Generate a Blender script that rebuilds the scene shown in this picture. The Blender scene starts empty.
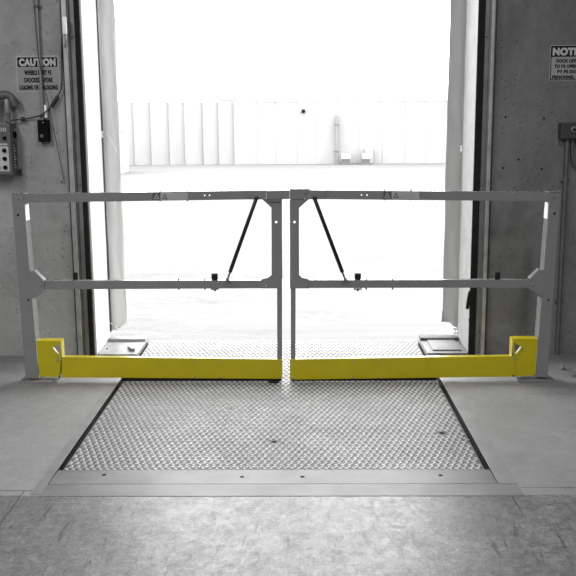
import bpy, bmesh, math, random
from mathutils import Vector, Matrix
random.seed(7)
COL = bpy.context.scene.collection
PI = math.pi

# ------------------------------------------------------------------ camera
F = 900.0; EYE = 1.485; ROLL = .0065
VX, VY = 11 + 164 * ROLL, 164 - 11 * ROLL
PITCH = math.atan(VY / F); YAW = math.atan(VX / math.hypot(F, VY))
FW = Vector((-math.sin(YAW) * math.cos(PITCH), math.cos(YAW) * math.cos(PITCH), -math.sin(PITCH)))
RT = Vector((math.cos(YAW), math.sin(YAW), 0)); UP = RT.cross(FW)
RT, UP = RT * math.cos(ROLL) - UP * math.sin(ROLL), UP * math.cos(ROLL) + RT * math.sin(ROLL)
EYEP = Vector((0, 0, EYE))
cam_data = bpy.data.cameras.new('camera'); cam = bpy.data.objects.new('camera', cam_data); COL.objects.link(cam)
cam_data.sensor_width = 36; cam_data.sensor_fit = 'HORIZONTAL'; cam_data.lens = F / 576 * 36
cam_data.clip_end = 500; cam_data.clip_start = 0.05
m = Matrix((RT, UP, -FW)).transposed().to_4x4(); m.translation = EYEP
cam.matrix_world = m
bpy.context.scene.camera = cam

def ray(x, y): return FW * F + RT * (x - 288) + UP * (288 - y)
def onz(x, y, z=0.0):            # measured point of the photo on a level plane
    d = ray(x, y); return EYEP + d * ((z - EYE) / d.z)
def ony(x, y, Y):                # measured point of the photo on an upright plane
    d = ray(x, y); return EYEP + d * (Y / d.y)

# ------------------------------------------------------------------ materials
def newmat(name):
    mt = bpy.data.materials.new(name); mt.use_nodes = True
    nt = mt.node_tree; b = nt.nodes['Principled BSDF']
    return mt, nt, b
def N(nt, t, **kw):
    n = nt.nodes.new(t)
    for k, v in kw.items():
        if k in n.inputs: n.inputs[k].default_value = v
        else: setattr(n, k, v)
    return n
def noise(nt, vec, scale, detail=4, rough=.55, dist=0):
    n = N(nt, 'ShaderNodeTexNoise'); n.inputs['Scale'].default_value = scale
    n.inputs['Detail'].default_value = detail; n.inputs['Roughness'].default_value = rough
    n.inputs['Distortion'].default_value = dist
    nt.links.new(vec, n.inputs['Vector']); return n.outputs['Fac']
def ramp(nt, fac, stops):
    r = N(nt, 'ShaderNodeValToRGB'); e = r.color_ramp.elements
    while len(e) < len(stops): e.new(.5)
    for el, (p, c) in zip(e, stops):
        el.position = p; el.color = (c, c, c, 1) if not isinstance(c, tuple) else (*c, 1)
    nt.links.new(fac, r.inputs['Fac']); return r.outputs['Color']
def math_(nt, op, a, b=None, c=None, clamp=False):
    n = N(nt, 'ShaderNodeMath', operation=op); n.use_clamp = clamp
    for i, v in enumerate((a, b, c)):
        if v is None: continue
        if isinstance(v, (int, float)): n.inputs[i].default_value = v
        else: nt.links.new(v, n.inputs[i])
    return n.outputs[0]
def mul(nt, a, b):
    n = N(nt, 'ShaderNodeMix', data_type='RGBA', blend_type='MULTIPLY'); n.inputs[0].default_value = 1
    nt.links.new(a, n.inputs[6]); nt.links.new(b, n.inputs[7]); return n.outputs[2]
def coords(nt, scale=(1, 1, 1), rot=(0, 0, 0), out='Object'):
    tc = N(nt, 'ShaderNodeTexCoord'); mp = N(nt, 'ShaderNodeMapping')
    mp.inputs['Scale'].default_value = scale; mp.inputs['Rotation'].default_value = rot
    nt.links.new(tc.outputs[out], mp.inputs['Vector']); return mp.outputs['Vector']

def simple(name, col, rough=.5, metal=0., var=.12, scale=9, bump=0., bscale=60, spec=.5):
    mt, nt, b = newmat(name)
    if not isinstance(col, tuple): col = (col,) * 3
    v = coords(nt)
    f = noise(nt, v, scale, 5)
    c = ramp(nt, f, [(.3, tuple(x * (1 - var) for x in col)), (.7, tuple(min(1, x * (1 + var)) for x in col))])
    nt.links.new(c, b.inputs['Base Color'])
    b.inputs['Roughness'].default_value = rough; b.inputs['Metallic'].default_value = metal
    b.inputs['Specular IOR Level'].default_value = spec
    if bump:
        bn = N(nt, 'ShaderNodeBump'); bn.inputs['Strength'].default_value = bump; bn.inputs['Distance'].default_value = .004
        nt.links.new(noise(nt, v, bscale, 4), bn.inputs['Height']); nt.links.new(bn.outputs[0], b.inputs['Normal'])
    return mt

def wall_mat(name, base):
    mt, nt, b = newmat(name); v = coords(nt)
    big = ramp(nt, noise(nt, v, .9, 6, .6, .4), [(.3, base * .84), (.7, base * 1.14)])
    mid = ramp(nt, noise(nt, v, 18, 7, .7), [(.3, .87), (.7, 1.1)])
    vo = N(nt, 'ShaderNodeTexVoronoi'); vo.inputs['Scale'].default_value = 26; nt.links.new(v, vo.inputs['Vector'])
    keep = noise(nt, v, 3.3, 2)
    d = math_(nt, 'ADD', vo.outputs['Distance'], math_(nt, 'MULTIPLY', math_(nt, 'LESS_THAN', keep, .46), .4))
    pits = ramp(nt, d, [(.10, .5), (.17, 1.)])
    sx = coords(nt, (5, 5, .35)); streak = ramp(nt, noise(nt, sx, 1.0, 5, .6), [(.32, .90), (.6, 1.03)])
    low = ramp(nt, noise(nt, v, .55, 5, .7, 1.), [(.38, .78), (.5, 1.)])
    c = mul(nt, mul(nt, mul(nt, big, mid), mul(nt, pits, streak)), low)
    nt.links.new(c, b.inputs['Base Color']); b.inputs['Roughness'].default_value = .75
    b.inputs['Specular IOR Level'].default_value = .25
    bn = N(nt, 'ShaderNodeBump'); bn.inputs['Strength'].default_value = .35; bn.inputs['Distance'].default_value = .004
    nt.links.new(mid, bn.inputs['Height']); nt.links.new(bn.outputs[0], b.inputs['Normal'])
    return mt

def floor_mat():
    mt, nt, b = newmat('concrete_floor'); v = coords(nt)
    sp = N(nt, 'ShaderNodeSeparateXYZ'); nt.links.new(v, sp.inputs[0]); X, Y = sp.outputs[0], sp.outputs[1]
    wob = noise(nt, v, 5, 3)
    front = math_(nt, 'LESS_THAN', math_(nt, 'ADD', Y, math_(nt, 'MULTIPLY', math_(nt, 'SUBTRACT', wob, .5), .02)), 3.45)
    # smooth slabs on both sides of the leveler
    side = mul(nt, ramp(nt, noise(nt, v, 1.7, 6, .6, .6), [(.3, .165), (.7, .235)]), ramp(nt, noise(nt, v, 22, 5), [(.3, .9), (.7, 1.08)]))
    # worn polished slab in front: pale blotches and tyre scuffs
    bl = ramp(nt, noise(nt, v, 2.3, 8, .68, .8), [(.28, .10), (.5, .135), (.70, .18)])
    fine = ramp(nt, noise(nt, v, 26, 8, .7), [(.32, .62), (.68, 1.22)])
    sc1 = coords(nt, (18, 2.6, 1), (0, 0, .2)); s1 = ramp(nt, noise(nt, sc1, 2.2, 5, .6, .9), [(.33, .42), (.40, 1.)])
    sc2 = coords(nt, (3, 22, 1), (0, 0, -.5)); s2 = ramp(nt, noise(nt, sc2, 1.5, 5, .6, 1.2), [(.31, .5), (.37, 1.)])
    vo = N(nt, 'ShaderNodeTexVoronoi', feature='DISTANCE_TO_EDGE'); vo.inputs['Scale'].default_value = 2.1
    wv = N(nt, 'ShaderNodeMix', data_type='VECTOR'); wv.inputs[0].default_value = .35
    nn = N(nt, 'ShaderNodeTexNoise'); nn.inputs['Scale'].default_value = 2.5; nt.links.new(v, nn.inputs['Vector'])
    nt.links.new(v, wv.inputs[4]); nt.links.new(nn.outputs['Color'], wv.inputs[5]); nt.links.new(wv.outputs[1], vo.inputs['Vector'])
    crk = ramp(nt, vo.outputs['Distance'], [(.0, .72), (.006, 1.)])
    spk = ramp(nt, noise(nt, v, 75, 6, .75), [(.34, .6), (.5, 1.), (.66, 1.25)])
    wear = ramp(nt, noise(nt, coords(nt, (1.5, .7, 1)), 12, 9, .8, 1.5), [(.36, .66), (.48, 1.), (.64, 1.14)])
    fr = mul(nt, mul(nt, mul(nt, mul(nt, bl, fine), mul(nt, s1, s2)), crk), mul(nt, spk, wear))
    mx = N(nt, 'ShaderNodeMix', data_type='RGBA'); nt.links.new(front, mx.inputs[0]); nt.links.new(side, mx.inputs[6]); nt.links.new(fr, mx.inputs[7])
    # saw-cut joints
    def line(coord, at, w, cond=None):
        d = math_(nt, 'ABSOLUTE', math_(nt, 'SUBTRACT', coord, at)); l = math_(nt, 'LESS_THAN', d, w)
        return l if cond is None else math_(nt, 'MULTIPLY', l, cond)
    wY = math_(nt, 'ADD', Y, math_(nt, 'MULTIPLY', wob, .012)); wX = math_(nt, 'ADD', X, math_(nt, 'MULTIPLY', wob, .012))
    left = math_(nt, 'LESS_THAN', X, -1.11); right = math_(nt, 'GREATER_THAN', X, .91)
    j = math_(nt, 'ADD', line(wY, 3.505, .005, left), line(wY, 3.53, .004, right))
    j = math_(nt, 'ADD', j, line(wX, -1.135, .003, math_(nt, 'LESS_THAN', Y, 3.5)), clamp=True)
    jc = ramp(nt, j, [(0, 1.), (1, .35)])
    nt.links.new(mul(nt, mx.outputs[2], jc), b.inputs['Base Color'])
    rr = ramp(nt, noise(nt, coords(nt, (1.3, .8, 1)), 13, 10, .8, 1.), [(.32, .24), (.68, .56)])
    r2 = math_(nt, 'ADD', rr, math_(nt, 'MULTIPLY', math_(nt, 'SUBTRACT', 1., front), .12))
    nt.links.new(r2, b.inputs['Roughness']); b.inputs['Specular IOR Level'].default_value = .40
    bn = N(nt, 'ShaderNodeBump'); bn.inputs['Strength'].default_value = .25; bn.inputs['Distance'].default_value = .003
    nt.links.new(math_(nt, 'ADD', fine, math_(nt, 'MULTIPLY', bl, 1.5)), bn.inputs['Height']); nt.links.new(bn.outputs[0], b.inputs['Normal'])
    return mt

def yard_mat():
    mt, nt, b = newmat('snowy_yard'); v = coords(nt)
    a = ramp(nt, noise(nt, coords(nt, (.18, .9, 1)), 1.2, 7, .65, .8), [(.34, .104), (.50, .1175)])
    fine = ramp(nt, noise(nt, coords(nt, (.8, 2.2, 1)), 3.2, 9, .8, 1.2), [(.40, .78), (.52, 1.)])
    mask = ramp(nt, noise(nt, coords(nt, (.25, .6, 1), (0, 0, .15)), .8, 4, .6), [(.44, 0.), (.56, 1.)])
    mx = N(nt, 'ShaderNodeMix', data_type='RGBA'); mx.inputs[6].default_value = (1, 1, 1, 1)
    nt.links.new(mask, mx.inputs[0]); nt.links.new(fine, mx.inputs[7])
    d = ramp(nt, noise(nt, coords(nt, (.05, .5, 1)), .9, 4), [(.35, .96), (.5, 1.)])
    nt.links.new(mul(nt, mul(nt, a, mx.outputs[2]), d), b.inputs['Base Color']); b.inputs['Roughness'].default_value = .9
    b.inputs['Specular IOR Level'].default_value = .1
    return mt

def panel_mat():
    mt, nt, b = newmat('pale_wall_panels'); v = coords(nt)
    a = ramp(nt, noise(nt, coords(nt, (.8, 1, .12)), .8, 5, .6), [(.3, .200), (.65, .216)])
    c = ramp(nt, noise(nt, v, 3, 6), [(.3, .97), (.7, 1.02)])
    nt.links.new(mul(nt, a, c), b.inputs['Base Color']); b.inputs['Roughness'].default_value = .8
    return mt

def steel_deck_mat(nm, lo, hi, r0, r1, me):
    mt, nt, b = newmat(nm); v = coords(nt)
    c = mul(nt, ramp(nt, noise(nt, v, 2.2, 7, .65, .5), [(.3, lo), (.7, hi)]), ramp(nt, noise(nt, v, 40, 4), [(.3, .9), (.7, 1.1)]))
    nt.links.new(c, b.inputs['Base Color'])
    nt.links.new(ramp(nt, noise(nt, v, 4, 5), [(.3, r0), (.7, r1)]), b.inputs['Roughness'])
    b.inputs['Metallic'].default_value = me
    b.inputs['Specular IOR Level'].default_value = .22
    return mt

M = dict(
    wall_front_left=wall_mat('painted_concrete_lit', .315), wall_front_right=wall_mat('painted_concrete_shaded', .165),  # uneven room light put into the base tones of the two walls
    shell=simple('grey_shell', .30, .85, var=.15, scale=1),
    floor=floor_mat(), yard=yard_mat(), panel=panel_mat(), deck=steel_deck_mat('shaded_tread_steel', .065, .10, .45, .6, .1), lug=steel_deck_mat('worn_lit_lugs', .32, .43, .36, .46, .25),  # recess shade and lug sheen put into the two tones; lugs also worn
    plate=simple('smooth_worn_steel', .125, .5, .2, .22, 5, .15, 40),
    angle=simple('floor_angle_steel', .17, .5, .15, .2, 6),
    pit=simple('dark_pit', .015, .9),
    gate=simple('grey_gate_paint', .165, .24, 0, .05, 6),
    gate_dark=simple('dark_gate_paint', .11, .45, 0, .05, 6),  # darker grey for bolts, rods and small fittings
    yellow=simple('safety_yellow', (.385, .32, .006), .28, 0, .06, 5, spec=.3),
    zinc=simple('zinc_bolt', .42, .3, .9, .1, 30),
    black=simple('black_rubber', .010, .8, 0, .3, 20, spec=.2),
    strut=simple('black_tube', .008, .3, 0, .2, 20),
    reflect=simple('pale_sticker', .72, .4),
    jamb=simple('white_jamb_paint', .60, .5, 0, .08, 7, .1, 20), jamb_right=simple('grey_jamb_paint', .215, .6, 0, .14, 9, .1, 20),  # right jamb paint is darker and more mottled
    curtain=simple('grey_vinyl', .46, .5, 0, .10, 4, .3, 8),
    track=simple('galvanised_track', .16, .45, .3, .2, 10),
    track_pale=simple('galvanised_edge', .36, .4, .4, .2, 10),
    bumper_shaded=simple('shaded_dock_steel', .13, .6, 0, .2, 8), bumper=simple('pale_dock_steel', .26, .55, 0, .2, 8),  # shadow on the right-hand plate put into its darker steel colour
    sign_pale=simple('sign_face_pale', .235, .5, 0, .08, 12), sign_notice=simple('sign_face_notice', .27, .5, 0, .08, 12),
    sign_blue=simple('sign_band_grey', .014, .9, spec=.1), sign_border=simple('sign_border', .44, .5),
    ink=simple('black_ink', .006, .9, spec=.08), lettering_pale=simple('pale_lettering', .42, .5),
    curb_grit=simple('gritty_curb', .10, .9, 0, .5, 60), conduit=simple('conduit_grey', .24, .4, .3, .1, 12), conduit_dark=simple('conduit_dark', .10, .5, .2, .2, 12),
    cable=simple('cable_black', .015, .5), box_grey=simple('control_box_grey', .085, .5, 0, .15, 10),
    box_dark=simple('dark_box', .035, .5), lens=simple('white_plastic', .82, .35),
    duct=simple('duct_grey', .10, .6, .1, .3, 30, .4, 60),
    pole=simple('pale_downpipe', .125, .6), grille=simple('grille_grey', .06, .7), unit=simple('unit_white', .235, .6),
    trim_grey=simple('roof_unit', .225, .7),
)

# ------------------------------------------------------------------ mesh helpers
class MB:
    def __init__(s): s.bm = bmesh.new()
    def _faces(s, vs, fs):
        bv = [s.bm.verts.new(v) for v in vs]
        for f in fs:
            try: s.bm.faces.new([bv[i] for i in f])
            except ValueError: pass
    def box(s, lo, hi, bevel=0.):
        x0, y0, z0 = lo; x1, y1, z1 = hi
        t = bmesh.new()
        vs = [t.verts.new(p) for p in ((x0,y0,z0),(x1,y0,z0),(x1,y1,z0),(x0,y1,z0),(x0,y0,z1),(x1,y0,z1),(x1,y1,z1),(x0,y1,z1))]
        for f in ((3,2,1,0),(4,5,6,7),(0,1,5,4),(1,2,6,5),(2,3,7,6),(3,0,4,7)): t.faces.new([vs[i] for i in f])
        if bevel: bmesh.ops.bevel(t, geom=t.edges[:], offset=bevel, segments=2, affect='EDGES', profile=.5)
        s._merge(t); return s
    def _merge(s, t, mat=None):
        if mat is not None: bmesh.ops.transform(t, matrix=mat, verts=t.verts[:])
        me = bpy.data.meshes.new('tmp'); t.to_mesh(me); t.free(); s.bm.from_mesh(me); bpy.data.meshes.remove(me)
    def prism(s, outline, y0, y1, holes=(), bevel=0., axis='Y'):
        """outline (and holes) as (u, z) points, extruded along Y from y0 to y1; axis 'Z': (x, y) points along Z."""
        t = bmesh.new(); edges = []
        for loop in [outline] + list(holes):
            vs = [t.verts.new((p[0], y0, p[1]) if axis == 'Y' else (p[0], p[1], y0)) for p in loop]
            edges += [t.edges.new((vs[i], vs[(i + 1) % len(vs)])) for i in range(len(vs))]
        bmesh.ops.triangle_fill(t, edges=edges, use_beauty=True)
        r = bmesh.ops.extrude_face_region(t, geom=t.faces[:])
        d = Vector((0, y1 - y0, 0)) if axis == 'Y' else Vector((0, 0, y1 - y0))
        bmesh.ops.translate(t, vec=d, verts=[g for g in r['geom'] if isinstance(g, bmesh.types.BMVert)])
        bmesh.ops.recalc_face_normals(t, faces=t.faces[:])
        if bevel:
            es = [e for e in t.edges if len(e.link_faces) == 2 and e.calc_face_angle(0) > .6]
            bmesh.ops.bevel(t, geom=es, offset=bevel, segments=2, affect='EDGES', profile=.5)
        s._merge(t); return s
    def cyl(s, a, b, r, n=16, r2=None, bevel=0.):
        a, b = Vector(a), Vector(b); t = bmesh.new(); d = b - a
        bmesh.ops.create_cone(t, cap_ends=True, segments=n, radius1=r, radius2=r if r2 is None else r2, depth=d.length)
        if bevel:
            es = [e for e in t.edges if len(e.link_faces) == 2 and e.calc_face_angle(0) > 1.]
            bmesh.ops.bevel(t, geom=es, offset=bevel, segments=2, affect='EDGES', profile=.5)
        q = Vector((0, 0, 1)).rotation_difference(d.normalized()).to_matrix().to_4x4(); q.translation = (a + b) / 2
        s._merge(t, q); return s
    def sphere(s, c, r, sc=(1, 1, 1)):
        t = bmesh.new(); bmesh.ops.create_uvsphere(t, u_segments=16, v_segments=10, radius=r)
        mt = Matrix.Diagonal((*sc, 1)); mt.translation = c; s._merge(t, mt); return s
    def tube(s, pts, r, n=10, smooth=6):
        pts = [Vector(p) for p in pts]
        if smooth and len(pts) > 2:                      # Catmull-Rom through the points
            q = [pts[0]] + pts + [pts[-1]]; out = []
            for i in range(1, len(q) - 2):
                for k in range(smooth):
                    t = k / smooth; p0, p1, p2, p3 = q[i - 1:i + 3]
                    out.append(.5 * (2 * p1 + (p2 - p0) * t + (2 * p0 - 5 * p1 + 4 * p2 - p3) * t * t + (3 * p1 - p0 - 3 * p2 + p3) * t ** 3))
            pts = out + [pts[-1]]
        rings = []; nrm = None
        for i, p in enumerate(pts):
            d = (pts[min(i + 1, len(pts) - 1)] - pts[max(i - 1, 0)]).normalized()
            if nrm is None:
                nrm = d.orthogonal().normalized()
            nrm = (nrm - d * nrm.dot(d)).normalized(); bn = d.cross(nrm)
            rr = r[i] if isinstance(r, list) else r
            rings.append([s.bm.verts.new(p + (nrm * math.cos(2 * PI * k / n) + bn * math.sin(2 * PI * k / n)) * rr) for k in range(n)])
        for a, b in zip(rings, rings[1:]):
            for k in range(n): s.bm.faces.new((a[k], a[(k + 1) % n], b[(k + 1) % n], b[k]))
        s.bm.faces.new(rings[0][::-1]); s.bm.faces.new(rings[-1]); return s
    def build(s, name, mat, parent=None, smooth=False, mat_local=None):
        bmesh.ops.recalc_face_normals(s.bm, faces=s.bm.faces[:])
        if mat_local is not None: bmesh.ops.transform(s.bm, matrix=mat_local, verts=s.bm.verts[:])
        me = bpy.data.meshes.new(name); s.bm.to_mesh(me); s.bm.free()
        o = bpy.data.objects.new(name, me); COL.objects.link(o); me.materials.append(mat)
        if parent is not None: o.parent = parent
        if smooth:
            for p in me.polygons: p.use_smooth = True
            me.set_sharp_from_angle(angle=.7)
        return o

def tag(o, label, cat, group=None, kind=None):
    o['label'] = label; o['category'] = cat
    if group: o['group'] = group
    if kind: o['kind'] = kind
    return o
def struct(o): o['kind'] = 'structure'; return o
def empty(name, loc, rz=0., **kw):
    o = bpy.data.objects.new(name, None); COL.objects.link(o); o.location = loc; o.rotation_euler = (0, 0, rz)
    o.empty_display_size = .1; return o
def circle(cx, cy, r, n=14, ry=None): return [(cx + r * math.cos(2 * PI * k / n), cy + (ry or r) * math.sin(2 * PI * k / n)) for k in range(n)]
def text_mesh(name, rows, mat, parent, y):
    """rows: (string, centre x, base z, height, max width, boldness); upright letters facing -Y at depth y"""
    bm = bmesh.new()
    for s_, cx, z, h, wmax, bold in rows:
        cu = bpy.data.curves.new('t', 'FONT'); cu.body = s_; cu.size = h / .72; cu.align_x = 'CENTER'; cu.space_character = 1.12; cu.extrude = .0006; cu.offset = bold
        ob = bpy.data.objects.new('t', cu); COL.objects.link(ob); bpy.context.view_layer.update()
        me = bpy.data.meshes.new_from_object(ob.evaluated_get(bpy.context.evaluated_depsgraph_get()))
        xs = [v.co.x for v in me.vertices]; w = max(xs) - min(xs); k = wmax / w
        mt = Matrix(((k, 0, 0, cx - (max(xs) + min(xs)) / 2 * k), (0, 0, -1, y), (0, 1, 0, z), (0, 0, 0, 1)))
        me.transform(mt); bm.from_mesh(me)
        bpy.data.objects.remove(ob); bpy.data.curves.remove(cu); bpy.data.meshes.remove(me)
    me = bpy.data.meshes.new(name); bm.to_mesh(me); bm.free(); me.materials.append(mat)
    o = bpy.data.objects.new(name, me); COL.objects.link(o); o.parent = parent; return o

# ------------------------------------------------------------------ dimensions
YW, YO = 5.72, 6.11            # inner and outer face of the dock wall
XL, XR = -1.330, 1.097          # door opening
PX0, PX1, PY0, PY1 = -1.063, .826, 3.555, 6.15       # leveler pit
RX0, RX1, RY0, RZ = -6., 6., -5., 4.6

# ------------------------------------------------------------------ setting
b = MB()
for lo, hi in (((RX0, RY0), (RX1, PY0)), ((RX0, PY0), (PX0, YW)), ((PX1, PY0), (RX1, YW)), ((XL - .3, YW), (PX0, YO)), ((PX1, YW), (XR + .3, YO))):
    b.box((lo[0], lo[1], -.9 if hi[1] > 9 else -.9), (hi[0], hi[1], 0))
struct(b.build('floor', M['floor']))
b = MB(); b.box((PX0 - .02, PY0 - .02, -.75), (PX1 + .02, YO - .02, -.6)); struct(b.build('pit_floor', M['pit']))
for n_, lo, hi in (('pit_side_left', (PX0, PY0, -.6), (PX0 + .003, YO, -.012)), ('pit_side_right', (PX1 - .003, PY0, -.6), (PX1, YO, -.012)), ('pit_side_front', (PX0 + .003, PY0, -.6), (PX1 - .003, PY0 + .003, -.016))):
    struct(MB().box(lo, hi).build(n_, M['pit']))
def wall_piece(name, lo, hi, mat): return struct(MB().box(lo, hi).build(name, mat))
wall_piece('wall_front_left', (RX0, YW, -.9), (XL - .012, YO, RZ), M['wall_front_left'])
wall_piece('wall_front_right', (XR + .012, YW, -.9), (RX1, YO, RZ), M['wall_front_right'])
wall_piece('wall_front_top', (XL - .012, YW, 3.1), (XR + .012, YO, RZ), M['shell'])
wall_piece('wall_left', (RX0 - .2, RY0, 0), (RX0, YO, RZ), M['shell'])
wall_piece('wall_right', (RX1, RY0, 0), (RX1 + .2, YO, RZ), M['shell'])
wall_piece('wall_back', (RX0 - .2, RY0 - .2, 0), (RX1 + .2, RY0, RZ), M['shell'])
wall_piece('ceiling', (RX0 - .2, RY0 - .2, RZ), (RX1 + .2, YO, RZ + .2), M['shell'])
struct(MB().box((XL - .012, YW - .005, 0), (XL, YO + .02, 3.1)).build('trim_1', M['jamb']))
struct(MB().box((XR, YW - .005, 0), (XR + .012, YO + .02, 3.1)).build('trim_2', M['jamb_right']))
# steel angles cast into the floor round the pit
struct(MB().box((PX0 - .045, 3.46, -.02), (PX0, YW - .03, .002)).build('trim_3', M['angle']))
struct(MB().box((PX1, 3.56, -.02), (PX1 + .08, YW - .03, .003)).build('trim_4', M['angle']))
struct(MB().box((PX0, 3.44, -.02), (PX1 + .08, 3.562, .0015)).build('trim_5', M['plate']))
# yard
struct(MB().box((-160, YO + .02, -1.4), (160, 200, -1.2)).build('yard_ground', M['yard']))

# ------------------------------------------------------------------ dock leveler
lev = empty('dock_leveler', (-.1, 4.9, 0)); LV = Matrix.Translation((.1, -4.9, 0))
tag(lev, 'steel dock leveler with diamond tread deck set flush into the floor under the gates', 'dock leveler')
DX0, DX1, DY0, DY1 = -1.040, .803, 3.722, 6.13
holes = [onz(274, 442), onz(442, 433), onz(231, 409)]
rad = [.014, .014, .007]
b = MB()
b.prism([(DX0, DY0), (DX1, DY0), (DX1, DY1), (DX0, DY1)], -.012, 0., [circle(h.x, h.y, r) for h, r in zip(holes, rad)], axis='Z')
verts, faces = [], []
rowp, colp = .0205, .030
row = 0; y = DY0 + .012
L, W, T = .0140, .0056, .0036
ring = [(-L, 0), (-L * .5, -W), (L * .5, -W), (L, 0), (L * .5, W), (-L * .5, W)]
while y < DY1 - .01:
    x = DX0 + .012 + (colp / 2 if row % 4 in (1, 2) else 0); a = PI / 4 if row % 2 else -PI / 4
    ca, sa = math.cos(a), math.sin(a)
    while x < DX1 - .01:
        if all((x - h.x) ** 2 + (y - h.y) ** 2 > (r + .017) ** 2 for h, r in zip(holes, rad)):
            i0 = len(verts)
            for k, zq in ((1., .0001), (.62, T)):
                for (p, q) in ring: verts.append((x + (p * ca - q * sa) * k, y + (p * sa + q * ca) * k, zq))
            faces += [(i0 + k, i0 + (k + 1) % 6, i0 + 6 + (k + 1) % 6, i0 + 6 + k) for k in range(6)] + [tuple(i0 + 6 + k for k in range(6))]
        x += colp
    y += rowp; row += 1
nb = len(b.bm.faces)
b._faces(verts, faces)
b.bm.faces.ensure_lookup_table()
for f_ in b.bm.faces[nb:]: f_.material_index = 1
tread = b.build('tread_plate', M['deck'], lev, mat_local=LV); tread.data.materials.append(M['lug'])
hh = [onz(*p) for p in ((104, 475), (242, 477), (302.5, 477), (440.5, 475.5))]
MB().prism([(PX0 + .003, 3.567), (PX1 - .003, 3.567), (PX1 - .003, 3.72), (PX0 + .003, 3.72)], -.014, .001, [circle(p.x, p.y, .010) for p in hh], axis='Z').build('hinge_plate', M['plate'], lev, mat_local=LV)
for p_, r_ in [(q_, .0094) for q_ in hh] + [(h_, r_ - .0004) for h_, r_ in zip(holes, rad)]:
    MB().cyl((p_.x, p_.y, -.008), (p_.x, p_.y, -.0003 if r_ > .0098 or r_ < .007 else .0014), r_, 14).build('plug', M['ink'], lev, mat_local=LV)  # black discs added to carry the dark of the open holes
MB().box((DX0 + .02, DY1 - .02, -.45), (DX1 - .02, DY1 + .012, -.013)).build('lip_plate', M['deck'], lev, mat_local=LV)
for sx in (DX0 + .012, DX1 - .012): MB().box((sx - .004, DY0, -.16), (sx + .004, DY1 - .03, -.0125)).build('side_skirt', M['pit'], lev, mat_local=LV)
# loose debris lying on the right edge of the deck
p = onz(464, 438)
b = MB()
for k in range(6):
    b.sphere((p.x + random.uniform(-.012, .012), p.y + random.uniform(-.04, .04), .004), .008, (random.uniform(.6, 1.2), random.uniform(.8, 1.8), .55))
tag(b.build('rubble', M['bumper']), 'crumbs of pale grit on the right edge of the tread plate', 'rubble', kind='stuff')

# dock edge plates either side of the leveler, inside the opening
def edge_plate(x0, x1, side):
    e = empty('dock_edge_block', ((x0 + x1) / 2, 5.95, 0)); T = Matrix.Translation((-(x0 + x1) / 2, -5.95, 0))
    bm_ = M['bumper' if side < 0 else 'bumper_shaded']; cm_ = M['bumper' if side < 0 else 'curb_grit']
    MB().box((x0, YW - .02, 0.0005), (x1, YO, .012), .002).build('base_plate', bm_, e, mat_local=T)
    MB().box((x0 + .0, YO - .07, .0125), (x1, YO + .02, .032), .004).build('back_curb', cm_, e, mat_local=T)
    if side < 0:
        a = onz(128.5, 348.5, .012); c = onz(134, 352, .012)
        MB().box((-.045, -.012, 0), (.045, .012, .022), .004).build('lug', M['track'], e, mat_local=T @ Matrix.Translation(((a.x + c.x) / 2, (a.y + c.y) / 2, .0125)) @ Matrix.Rotation(math.atan2(c.y - a.y, c.x - a.x), 4, 'Z'))
        q = onz(107, 349, .012); MB().cyl((q.x, q.y, .0125), (q.x, q.y, .018), .008).build('bolt', M['track'], e, mat_local=T)
    else:
        MB().box((x0 + .045, 5.76, .0125), (x1 - .03, 6.04, .020), .003).build('raised_panel', bm_, e, mat_local=T)
    return e
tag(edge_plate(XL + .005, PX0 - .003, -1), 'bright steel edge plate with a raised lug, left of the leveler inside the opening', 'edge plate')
tag(edge_plate(PX1 + .003, XR - .005, 1), 'shaded raised edge plate right of the leveler inside the opening', 'edge plate')

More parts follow.
